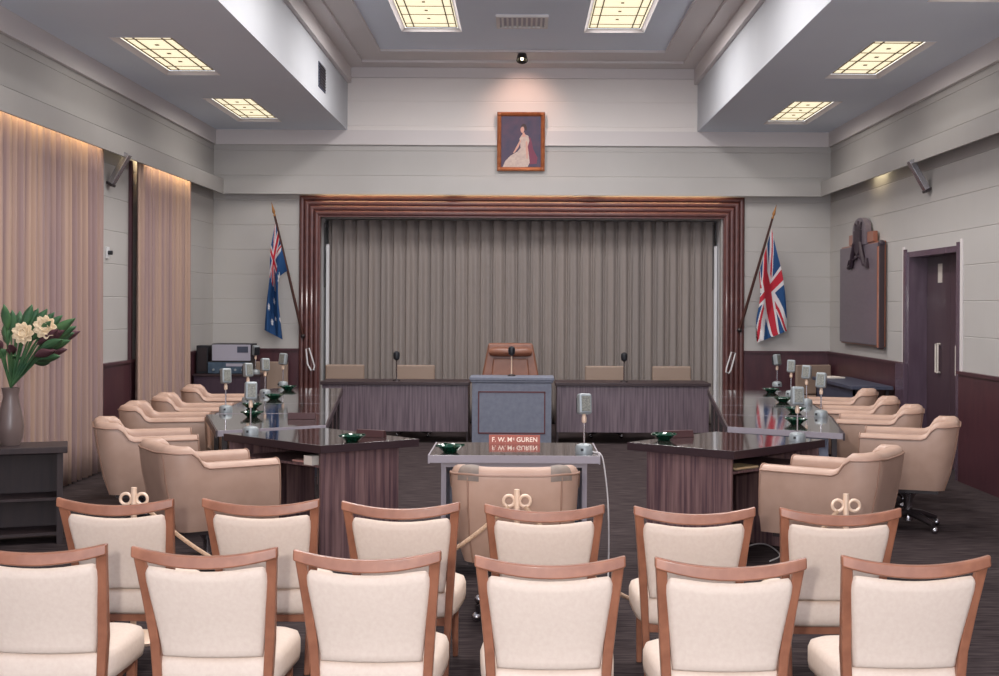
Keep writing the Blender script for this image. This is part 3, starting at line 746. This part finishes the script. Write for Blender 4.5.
def corner_desk(N, I, Bk, O_, label, side):
    base = Vector((N[0], N[1], 0)); t = thing('angled_desk', label, 'desk', base)
    loc = [(p[0]-N[0], p[1]-N[1]) for p in (N, I, Bk, O_)]
    N, I, Bk, O_ = loc
    xy = lambda a, b, z: (a, b, z)
    MB().prism([N, I, Bk, O_], TH-.03, TH-.003, xy).build('desk_top', DTOP, t, bevel=.003)
    m_ = MB(); big = inset([N, I, Bk, O_], 1.012)
    for i in range(4):
        a, b = big[i], big[(i+1) % 4]; a2, b2 = loc[i], loc[(i+1) % 4]
        m_.hexa([(a[0], a[1], TH-.055), (b[0], b[1], TH-.055), (b2[0], b2[1], TH-.055), (a2[0], a2[1], TH-.055)], [(a[0], a[1], TH-.004), (b[0], b[1], TH-.004), (b2[0], b2[1], TH-.004), (a2[0], a2[1], TH-.004)])
    m_.build('edge_strip', DEDGE, t)
    def panel(a, b, name, th=.02, z0=0, z1=TH-.03, mt=WALNUT):
        d_ = (Vector(b)-Vector(a)).normalized(); n_ = Vector((-d_.y, d_.x))*th
        q = [a, b, (b[0]+n_.x, b[1]+n_.y), (a[0]+n_.x, a[1]+n_.y)]
        MB().prism(q, z0, z1, xy).build(name, mt, t)
    n0 = lerp2(N, Bk, .04)
    i0 = lerp2(lerp2(N, I, .83), Bk, .04)
    panel(n0, i0, 'front_panel')
    b0 = lerp2(Bk, N, .06); panel(lerp2(i0, b0, .02), lerp2(b0, i0, .03), 'inner_panel')
    o_0 = lerp2(O_, N, .06); o_1 = lerp2(o_0, b0, .9); panel(o_0, o_1, 'end_panel')
    s_ = [lerp2(n0, o_0, .06), lerp2(n0, i0, .9), lerp2(n0, b0, .85), lerp2(o_0, b0, .6)]
    sh = inset([n0, lerp2(i0, b0, .03), b0, o_0], .92)
    MB().prism(sh, TH-.16, TH-.145, xy).build('shelf', WALNUT, t)
    return t, base, (N, I, Bk, O_)
LD = corner_desk((-1.29, 8.06), (-.70, 8.5), (-1.45, 9.22), (-2.08, 8.78), 'dark walnut desk set at an angle, front left of the council table', -1)
RD_ = corner_desk((1.34, 7.86), (.72, 8.36), (1.42, 9.10), (2.08, 8.58), 'dark walnut desk set at an angle, front right of the council table', 1)
# middle table
tx0, tx1, ty0, ty1 = -.555, .475, 7.58, 8.30
t = thing('clerk_table', 'small grey topped table in the middle with a nameplate', 'table', ((tx0+tx1)/2, ty0, 0)); w2 = (tx1-tx0)/2; tl = ty1-ty0
MB().box(-w2, w2, 0, tl, TH-.028, TH-.003).build('table_top', DTOP, t, bevel=.003)
m_ = MB(); m_.box(-w2-.006, w2+.006, -.012, 0, TH-.048, TH-.003); m_.box(-w2-.008, -w2, 0, tl, TH-.055, TH-.003); m_.box(w2, w2+.008, 0, tl, TH-.055, TH-.003); m_.build('edge_band', EDGE, t)
m_ = MB(); m_.box(-w2+.07, w2-.07, .04, .06, TH-.08, TH-.028); m_.build('apron', EDGE, t)
for sx in (-1, 1): MB().box(sx*(w2-.085)-.015, sx*(w2-.085)+.015, .05, tl-.05, .03, TH-.028).build('side_panel', EDGE, t); MB().box(sx*(w2-.085)-.03, sx*(w2-.085)+.03, .02, tl-.02, 0, .03).build('foot', EDGE, t)
MB().box(-w2+.1, w2-.1, tl-.2, tl-.18, .25, TH-.03).build('modesty_panel', GREYLAM, t)
# long bench
def bench(x0, x1, label, endside):
    y0, y1 = 15.06, 15.68; t = thing('committee_bench', label, 'bench desk', ((x0+x1)/2, y0, 0), group='long committee bench halves'); w2 = (x1-x0)/2
    MB().box(-w2-.02, w2+.02, -.03, .58, .70, .738).build('bench_top', DEDGE, t, bevel=.004)
    MB().box(-w2, w2, 0, .022, .14, .70).build('front_panel', WALNUTG, t)
    for sx in (-1, 1): MB().box(sx*w2-(.022 if sx > 0 else 0), sx*w2+(.022 if sx < 0 else 0), .022, .56, .0, .70).build('end_panel', DEDGE, t)
    MB().box(-w2+.03, w2-.03, .03, .55, .60, .615).build('shelf', DEDGE, t)
bench(P(322, 380, 15.06).x, P(469, 380, 15.06).x-.01, 'long walnut fronted bench on the left of the lectern', -1)
bench(P(556, 380, 15.06).x+.01, P(709, 380, 15.06).x, 'long walnut fronted bench on the right of the lectern', 1)
# lectern
lx0, lx1, ly = P(472, 400, 14.58).x, P(551.5, 400, 14.58).x, 14.58
t = thing('lectern', 'blue grey lectern with a framed panel in front of the bench', 'lectern', ((lx0+lx1)/2, ly, 0)); w2 = (lx1-lx0)/2
MB().box(-w2, w2, 0, .42, 0, .765).build('body', GREYLAM, t, bevel=.004)
m_ = MB(); m_.box(-w2-.03, w2+.03, -.03, .44, .79, .828); m_.box(-w2-.018, w2+.018, -.018, .43, .765, .79); m_.build('top', GREYLAM, t, bevel=.006)
px0, px1, pz0, pz1 = -.385, .385, .175, .655
MB().box(px0, px1, -.006, 0, pz0, pz1).build('front_panel', GREYLAM, t)
m_ = MB()
for a in ((px0-.007, px0+.007, pz0-.007, pz1+.007), (px1-.007, px1+.007, pz0-.007, pz1+.007)): m_.box(a[0], a[1], -.012, 0, a[2], a[3])
for z in (pz0, pz1): m_.box(px0, px1, -.012, 0, z-.007, z+.007)
m_.build('panel_moulding', LINE, t)

# ------------------------------------------------------------------ microphones
def make_mic(h=.40):
    t = thing('microphone', '', 'microphone', group='square headed desk microphones')
    MB().lathe([(.0, 0), (.055, 0), (.056, .008), (.054, .04), (.046, .052), (.02, .06), (.0, .062)], 20).build('base', SILVER, t, smooth=True)
    MB().box(-.028, -.012, -.058, -.05, .018, .034).build('switch', BLACK, t)
    MB().cyl((0, 0, .055), (0, 0, .24), .006).build('stem', CHROME, t, smooth=True)
    MB().lathe([(.006, .185), (.014, .19), (.016, .215), (.012, .232), (.007, .245)], 12).build('collar', BRASS, t, smooth=True)
    M_ = Matrix.Translation((0, 0, .302)) @ Matrix.Rotation(R(-10), 4, 'X') @ Matrix.Rotation(R(12), 4, 'Z')
    hd = MB().box(-.042, .042, -.03, .028, -.062, .065, M_).build('head', SILVER, t, bevel=.014, seg=3)
    MB().box(-.028, .028, -.034, -.028, -.045, .048, M_).build('grille', GRILLE, hd)
    MB().box(-.038, .038, .026, .05, -.055, .05, M_).build('rear_housing', BLACK, t, bevel=.01)
    return t
MC = make_mic(); used_m = [False]
def mic(p, rz, label, group=None):
    if not used_m[0]:
        used_m[0] = True; MC.location = p; MC.rotation_euler = (0, 0, R(rz)); MC['label'] = label; o_ = MC
    else: o_ = dup(MC, p, R(rz), label)
    return o_
TZ = TH-.003
pm_ = G(584, 453, TZ); mic(pm_, 6, 'silver square headed microphone standing on the small middle table')
for side, px, py, rz, lb in ((-1, 217, 412, 25, 'nearest in the left row, in front of the curtain'), (-1, 242, 403, 30, 'second along the left row, below the amplifiers'), (-1, 265, 395, 20, 'third along the left row'), (-1, 280, 386.5, -30, 'farthest along the left row, below the blue ensign'),
                             (1, 821, 417, -35, 'nearest in the right row'), (1, 809, 405, -40, 'second along the right row'), (1, 791, 396, -25, 'third along the right row'), (1, 777, 386.5, 30, 'farthest along the right row, below the union flag')):
    mic(on_row(side, px, py), rz, 'square headed desk microphone ' + lb)
mic((-1.885, 8.72, TZ), 10, 'square headed desk microphone at the back of the left angled desk')
mic((1.88, 8.50, TZ), -10, 'square headed desk microphone at the back of the right angled desk')
def slim(p, label, stem, hh, tall):
    t = thing('slim_microphone', label, 'microphone', p)
    MB().lathe([(0, 0), (.05, 0), (.045, .015), (.012, .025)], 16).build('base', DARKMET, t, smooth=True)
    MB().tube([(0, 0, .02), (0, 0, tall*.6), (0, -.01, tall)], .008, 8).build('stem', stem, t, smooth=True)
    MB().lathe([(.012, tall-.01), (.036, tall+.01), (.042, tall+.05), (.038, tall+.085), (.02, tall+.10), (0, tall+.105)], 14, (0, -.01, 0)).build('head', BLACK, t, smooth=True)
slim(Vector((P(396.5, 378, 15.2).x, 15.2, .738)), 'slim black headed microphone on the left bench', CHROME, .1, .26)
slim(Vector((P(624, 378, 15.2).x, 15.2, .738)), 'slim black headed microphone on the right bench', CHROME, .1, .26)
slim(Vector((P(511.5, 373, 14.8).x, 14.8, .828)), 'slim black headed microphone with brass stem on the lectern', BRASS, .1, .25)

# ------------------------------------------------------------------ ashtrays
def make_ash():
    t = thing('ashtray', '', 'ashtray', group='dark green glass ashtrays')
    MB().lathe([(0, 0), (.04, 0), (.047, .006), (.074, .028), (.092, .04), (.089, .044), (.078, .038), (.054, .016), (.03, .011), (0, .010)], 8).build('bowl', GREENG, t, smooth=True, angle=30)
    for k in range(4):
        a = k*math.pi/2+.4; MB().box(.074, .092, -.009, .009, .036, .048, Matrix.Rotation(a, 4, 'Z')).build('rest', GREENG, t)
    return t
AS = make_ash(); used_a = [False]
def ash(p, label):
    if not used_a[0]: used_a[0] = True; AS.location = p; AS['label'] = label
    else: dup(AS, p, random.uniform(0, 1), label)
ash(G(450, 452, TZ), 'green glass ashtray on the left of the small middle table')
ash(G(352, 441.5, TZ), 'green glass ashtray on the left angled desk beside a wooden nameplate')
ash(G(664, 440, TZ), 'green glass ashtray on the right angled desk beside a wooden nameplate')
for side, px, py, lb in ((-1, 252, 417, 'on the nearest desk of left row'), (-1, 252, 408.5, 'on the second desk of left row'), (-1, 274, 399, 'on the third desk of left row'), (-1, 288, 390, 'on the farthest desk of left row'),
                         (1, 796, 424, 'on the nearest desk of right row'), (1, 795, 412.5, 'on the second desk of right row'), (1, 783, 402, 'on the third desk of right row'), (1, 771, 392.5, 'on the farthest desk of right row')):
    ash(on_row(side, px, py, .1, .8), 'green glass ashtray ' + lb)

# ------------------------------------------------------------------ nameplates and papers
def text_mesh(pieces, m, parent):
    me_all = MB()
    for body, size, x, z in pieces:
        cu = bpy.data.curves.new('txt', 'FONT'); cu.body = body; cu.size = size; cu.extrude = .0008; cu.offset = size*.012
        ob = bpy.data.objects.new('txt', cu); COL.objects.link(ob)
        bpy.context.view_layer.update()
        dg = bpy.context.evaluated_depsgraph_get(); me = ob.evaluated_get(dg).to_mesh()
        me_all.add([(v.co.x+x, -v.co.z, v.co.y+z) for v in me.vertices], [tuple(p.vertices) for p in me.polygons])
        wdt = max(v.co.x for v in me.vertices)
        ob.evaluated_get(dg).to_mesh_clear(); bpy.data.objects.remove(ob); bpy.data.curves.remove(cu)
    return me_all
np_p = G(514.5, 445.0, TZ); np_p.y = ty1-.06; np_p.x = P(514.5, 440, np_p.y).x
t = thing('nameplate', 'red nameplate with white lettering on the small middle table', 'nameplate', np_p)
nb = MB().hexa([(-.168, -.02, 0), (.168, -.02, 0), (.168, .02, 0), (-.168, .02, 0)], [(-.168, -.004, .056), (.168, -.004, .056), (.168, .012, .056), (-.168, .012, .056)]); nb.build('plate', NPLATE, t)
tm = text_mesh([('F. W.', .042, -.15, .013), ('M', .042, -.048, .013), ('c', .03, -.012, .024), ('GUREN', .042, .012, .013)], LETTER, t)
tm.v = [(x, y-.0145-.0035+(z-.013)*.285, z) for x, y, z in tm.v]
tm.build('lettering', LETTER, t, recalc=False)
def plate(p, rz, label):
    t = thing('nameplate', label, 'nameplate', p, R(rz))
    MB().hexa([(-.11, -.03, 0), (.11, -.03, 0), (.11, .03, 0), (-.11, .03, 0)], [(-.11, -.012, .05), (.11, -.012, .05), (.11, .012, .05), (-.11, .012, .05)]).build('plate', NWOOD, t, bevel=.004)
plate(G(371, 437, TZ), -25, 'dark wooden nameplate seen from behind on the left angled desk')
plate(G(678, 437.5, TZ), 18, 'dark wooden nameplate seen from behind on the right angled desk')
plate(on_row(-1, 302, 419, .1, .8), 0, 'dark wooden nameplate on the nearest desk of the left row')
def paper(name, p, rz, w_, d_, m, label, z=0, tilt=0, th=.012):
    o_ = MB().box(-w_/2, w_/2, -d_/2, d_/2, 0, th).build(name, m, loc=p, rz=R(rz)); return tag(o_, label, 'paper')
SHZ = TH-.145
def edge_pt(D, k, inn):
    t_, base, (N, I, Bk, O_) = D; q = lerp2(lerp2(N, O_, k), lerp2(I, Bk, k), inn); return Vector((base.x+q[0], base.y+q[1], SHZ))
paper('paper_stack', edge_pt(LD, .30, .22), 140, .22, .16, PINKP, 'pink papers on the shelf of the left angled desk')
paper('paper_stack', edge_pt(RD_, .30, .22), 40, .22, .16, YELP, 'cream papers on the shelf of the right angled desk')
q = edge_pt(LD, .16, .07); paper('card', (q.x, q.y, SHZ), 140, .08, .06, PAPER, 'white card upright on the left angled desk shelf', th=.06)

# ------------------------------------------------------------------ amplifier corner
cy = 15.9
cx0, cx1 = -XW+.06, P(260, 385, cy).x
t = thing('equipment_cabinet', 'dark low cabinet in the far left corner carrying amplifiers', 'cabinet', ((cx0+cx1)/2, cy, 0)); w2 = (cx1-cx0)/2
MB().box(-w2, w2, 0, .42, 0, .74).build('body', CABW, t, bevel=.004); MB().box(-w2-.01, w2+.01, -.015, .43, .74, .77).build('top', DEDGE, t, bevel=.004)
for sx in (-1, 1):
    dd = MB().box(sx*w2/2-w2/2+.02, sx*w2/2+w2/2-.02, -.012, 0, .06, .70).build('door', CABW, t); MB().ball((-sx*.03+sx*.05*0, -.02, .5), .012).build('knob', CHROME, dd)
def amp(x0, x1, z0, z1, y0, y1, face, label, kn):
    t = thing('amplifier', label, 'amplifier', ((x0+x1)/2, y0, z0)); w_ = (x1-x0)/2; h_ = z1-z0
    MB().box(-w_, w_, .01, y1-y0, 0, h_).build('case', BLACK, t, bevel=.006)
    MB().box(-w_+.008, w_-.008, 0, .01, .01, h_-.01).build('face_panel', face, t)
    if kn:
        for k in range(5): MB().cyl((-w_*.7+k*w_*.35, 0, h_*.35), (-w_*.7+k*w_*.35, -.02, h_*.35), .014, n=10).build('knob', SILVER, t)
        MB().box(-w_*.1, w_*.7, -.004, 0, h_*.62, h_*.85).build('dial', AMPW, t)
    else:
        MB().box(w_*.30, w_*.85, -.004, 0, h_*.5, h_*.85).build('meter', VENTM, t)
ax0, ax1 = P(212, 360, 16.0).x, P(250, 360, 16.0).x
amp(ax0-.04, ax1, .77, .93, 15.93, 16.30, AMPT, 'blue faced amplifier with knobs, lower one on the corner cabinet', True)
amp(ax0, ax1+.02, .93, 1.155, 15.97, 16.32, AMPW, 'pale faced amplifier with a dark meter, on top of the blue one', False)
t = thing('loudspeaker', 'small black box on the corner cabinet left of the amplifiers', 'speaker', (P(206, 360, 16.1).x-.03, 16.12, .77))
MB().box(-.075, .075, -.1, .1, 0, .36).build('case', BLACK, t, bevel=.006); MB().box(-.06, .06, -.106, -.1, .03, .33).build('grille', DARKMET, t)
fm = dup(MC, (P(255.5, 370, 15.98).x, 15.98, .77), R(-150), 'desk microphone turned away on the corner cabinet right of the amplifiers')
fm['group'] = 'spare microphones'
# side table on the right wall
t = thing('side_table', 'narrow blue grey table along the right wall below the honour board', 'table', (3.94, 14.95, 0))
MB().box(-.24, .23, -.95, .95, .74, .78).build('table_top', LEDGE, t, bevel=.004); MB().box(-.2, -.18, -.9, .9, .45, .74).build('front_apron', LEDGE, t)
for x in (-.2, .16):
    for y in (-.9, .85): MB().box(x, x+.04, y, y+.05, 0, .74).build('leg', DARKMET, t)
paper('paper', (3.90, 15.65, .78), 12, .2, .28, PAPER, 'white paper lying on the narrow table by the right wall', th=.015)

# ------------------------------------------------------------------ side cabinet and flowers
t = thing('side_cabinet', 'dark open fronted wooden cabinet in front of the near curtain', 'cabinet', (-3.16, 8.66, 0), R(20))
MB().box(-.80, .02, -.03, .36, .63, .675).build('top', DKWOOD, t, bevel=.006)
for x in (-.76, -.03): MB().box(x-.02, x+.02, 0, .34, 0, .63).build('side_panel', DKWOOD, t)
MB().box(-.74, -.05, .32, .34, .04, .63).build('back_panel', DKWOOD, t); MB().box(-.74, -.05, .02, .32, .30, .32).build('shelf', DKWOOD, t); MB().box(-.74, -.05, .02, .32, .06, .08).build('bottom_panel', DKWOOD, t)
VY_ = 8.72
vp = Vector((-3.56, VY_, .675))
t = thing('flower_vase', 'vase of cream flowers and dark leaves in front of near curtain', 'flower arrangement', vp)
MB().lathe([(0, 0), (.06, 0), (.08, .05), (.09, .13), (.07, .25), (.05, .34), (.062, .40), (.054, .40), (.04, .34), (0, .32)], 20).build('vase', VASE, t, smooth=True)
def lp(px, py, Y): return P(px, py, Y)-vp
tips = [(76, 322, 0, LEAF), (73, 316, -.05, LEAF), (62, 311, .08, LEAF), (54, 308, .05, LEAF), (80, 327, .1, LEAFR), (67, 345, .0, LEAFR), (60, 352, -.1, LEAF), (50, 357, .06, LEAF), (20, 312, 0, LEAF), (4, 320, .05, LEAF), (-6, 335, -.05, LEAFR), (0, 350, .05, LEAF), (38, 304, 0, LEAF), (12, 306, -.08, LEAF), (70, 336, -.08, LEAF), (48, 314, -.1, LEAF), (64, 326, -.14, LEAFR), (30, 310, .1, LEAF), (56, 346, -.12, LEAFR), (20, 352, .0, LEAF), (10, 344, -.1, LEAFR)]
tips += [(px+random.uniform(-9, 4), py+random.uniform(-6, 8), dy+random.uniform(-.12, .12), m) for px, py, dy, m in tips]
rt = Vector((0, 0, .40))
for px, py, dy, m in tips:
    tp = lp(px, py, VY_+dy); md = rt.lerp(tp, .55)+Vector((0, 0, .06))
    MB().tube([rt, md, tp.lerp(md, .3)], .006, 5).build('stem', LEAF, t, smooth=True)
    d_ = tp-md; side = d_.cross(Vector((0, 1, .3))).normalized(); lf = MB()
    def lfn(u, v):
        p = md+d_*u; w_ = .034*math.sin(math.pi*min(1, u*.96+.03))
        return p+side*w_*(v*2-1)+Vector((0, .02*abs(v*2-1)-.01, -.03*u*u))
    lf.grid(8, 4, lfn).build('leaf', m, t, smooth=True, solid=.002, angle=180)
for px, py, dy, s_ in ((46, 328, -.12, .085), (24, 334, -.12, .08)):
    c_ = lp(px, py, VY_+dy)
    MB().tube([rt, rt.lerp(c_, .6)+Vector((0, 0, .03)), c_], .007, 5).build('stem', LEAF, t, smooth=True)
    b_ = MB()
    for ring, (kk, tilt, ln) in enumerate(((9, .25, 1), (8, .65, .85), (6, 1.05, .65))):
        for q in range(kk):
            a = 2*math.pi*(q+.5*ring)/kk; rd = Vector((math.cos(a), 0, math.sin(a))); up_ = Vector((0, -1, .25)).normalized(); sd = rd.cross(up_)
            def pf(u, v): return c_+(rd*math.cos(tilt)+up_*math.sin(tilt))*s_*ln*u + sd*s_*.36*math.sin(math.pi*(.12+.8*u))*(v*2-1) + up_*s_*(.25*u*u*0+.12*(2*v-1)**2)
            b_.grid(5, 3, pf)
    b_.ball(c_+Vector((0, -.02, 0)), s_*.34, 1, .8, 1, 10)
    b_.build('bloom', BLOOM, t, smooth=True, solid=.002, angle=180)

# ------------------------------------------------------------------ rope barrier
def make_post():
    t = thing('rope_post', '', 'rope stand', group='brass rope posts')
    MB().lathe([(0, 0), (.15, 0), (.15, .012), (.12, .025), (.03, .04), (.018, .06)], 24).build('base', BRASS, t, smooth=True)
    MB().cyl((0, 0, .03), (0, 0, .757), .0145).build('pole', BRASS, t, smooth=True)
    for sx in (-1, 1):
        ring = [(sx*.040+.027*math.cos(2*math.pi*k/16), 0, .70+.027*math.sin(2*math.pi*k/16)) for k in range(16)]
        MB().tube(ring, .008, 8, closed=True).build('hook_ring', BRASS, t, smooth=True)
    return t
pts = []
RP = make_post()
for i, (px, s, lb) in enumerate(((134, 202, 'pale brass rope post with two rings behind the leftmost chairs'), (517, 202, 'pale brass rope post with two rings behind middle tub chair'), (846, 205, 'pale brass rope post with two rings at the right tub chair'))):
    Y = F/s; x = P(px, 495, Y).x; pts.append(Vector((x, Y, 0)))
    if i == 0: RP.location = pts[0]; RP['label'] = lb
    else: dup(RP, pts[-1], 0, lb)
for a, b, D, lb in ((pts[0], pts[1], .43, 'rope sagging between the left and middle brass posts'), (pts[1], pts[2], .50, 'rope sagging between the middle and right brass posts')):
    pa = a+Vector((.040, 0, .675)); pb = b+Vector((-.040, 0, .675))
    path = [pa.lerp(pb, k/40)-Vector((0, 0, D*(1-(2*k/40-1)**2))) for k in range(41)]
    tag(MB().tube(path, .0105, 8).build('barrier_rope', ROPE, smooth=True), lb, 'rope', 'barrier ropes')
# cables
e = Vector((tx1+.02, pm_.y, TZ))
cab = [pm_+Vector((.055, 0, .008)), Vector((.455, pm_.y-.02, TZ+.006)), Vector((tx1+.012, pm_.y-.05, TZ+.002)), Vector((tx1+.035, pm_.y-.06, TZ-.06)), Vector((tx1+.06, pm_.y-.1, .45)), Vector((tx1+.06, pm_.y-.15, .1)), Vector((tx1+.03, pm_.y-.2, .006)), Vector((tx1-.15, pm_.y-.1, .006))]
cab = [crv(cab, k/60) for k in range(61)]
tag(MB().tube(cab, .005, 6).build('microphone_cable', CABLE, smooth=True), 'pale cable trailing from middle table microphone to the floor', 'cable')
cab = [G(740, 551), G(755, 545), G(768, 546), G(780, 556), G(770, 562)]
for p in cab: p.z = .006
tag(MB().tube([crv(cab, k/30) for k in range(31)], .005, 6).build('floor_cable', CABLE, smooth=True), 'thin pale cable curled on the carpet beside the right angled desk', 'cable')

# ------------------------------------------------------------------ flash, world, camera
l = bpy.data.lights.new('camera_flash', 'POINT'); l.energy = 370; l.shadow_soft_size = .05; l.color = (1, .97, .94)
o = bpy.data.objects.new('camera_flash', l); COL.objects.link(o); o.location = (-.22, -.05, 1.82)
o.rotation_euler = (R(87), 0, 0)
wd = bpy.data.worlds.new('World'); S.world = wd; wd.use_nodes = True
bg = wd.node_tree.nodes['Background']; bg.inputs[0].default_value = (.86, .88, 1, 1); bg.inputs[1].default_value = 2.5  # ambient fill added through the open end behind the camera
cam = bpy.data.cameras.new('Camera'); co = bpy.data.objects.new('Camera', cam); COL.objects.link(co)
cam.sensor_width = 36; cam.sensor_fit = 'HORIZONTAL'; cam.lens = F/999*36
cam.shift_x = -(VX-499.5)/999; cam.shift_y = -(338-VY)/999
co.matrix_world = Matrix.Translation((0, 0, CH)) @ Matrix.Rotation(math.pi/2, 4, 'X') @ Matrix.Rotation(ROLL, 4, 'Z')
cam.clip_start = .05
S.camera = co
vs_ = S.view_settings; vs_.view_transform = 'Standard'; vs_.look = 'None'; vs_.gamma = 1; vs_.exposure = .1; vs_.use_curve_mapping = False
S.cycles.max_bounces = 6; S.cycles.diffuse_bounces = 4; S.cycles.use_denoising = True
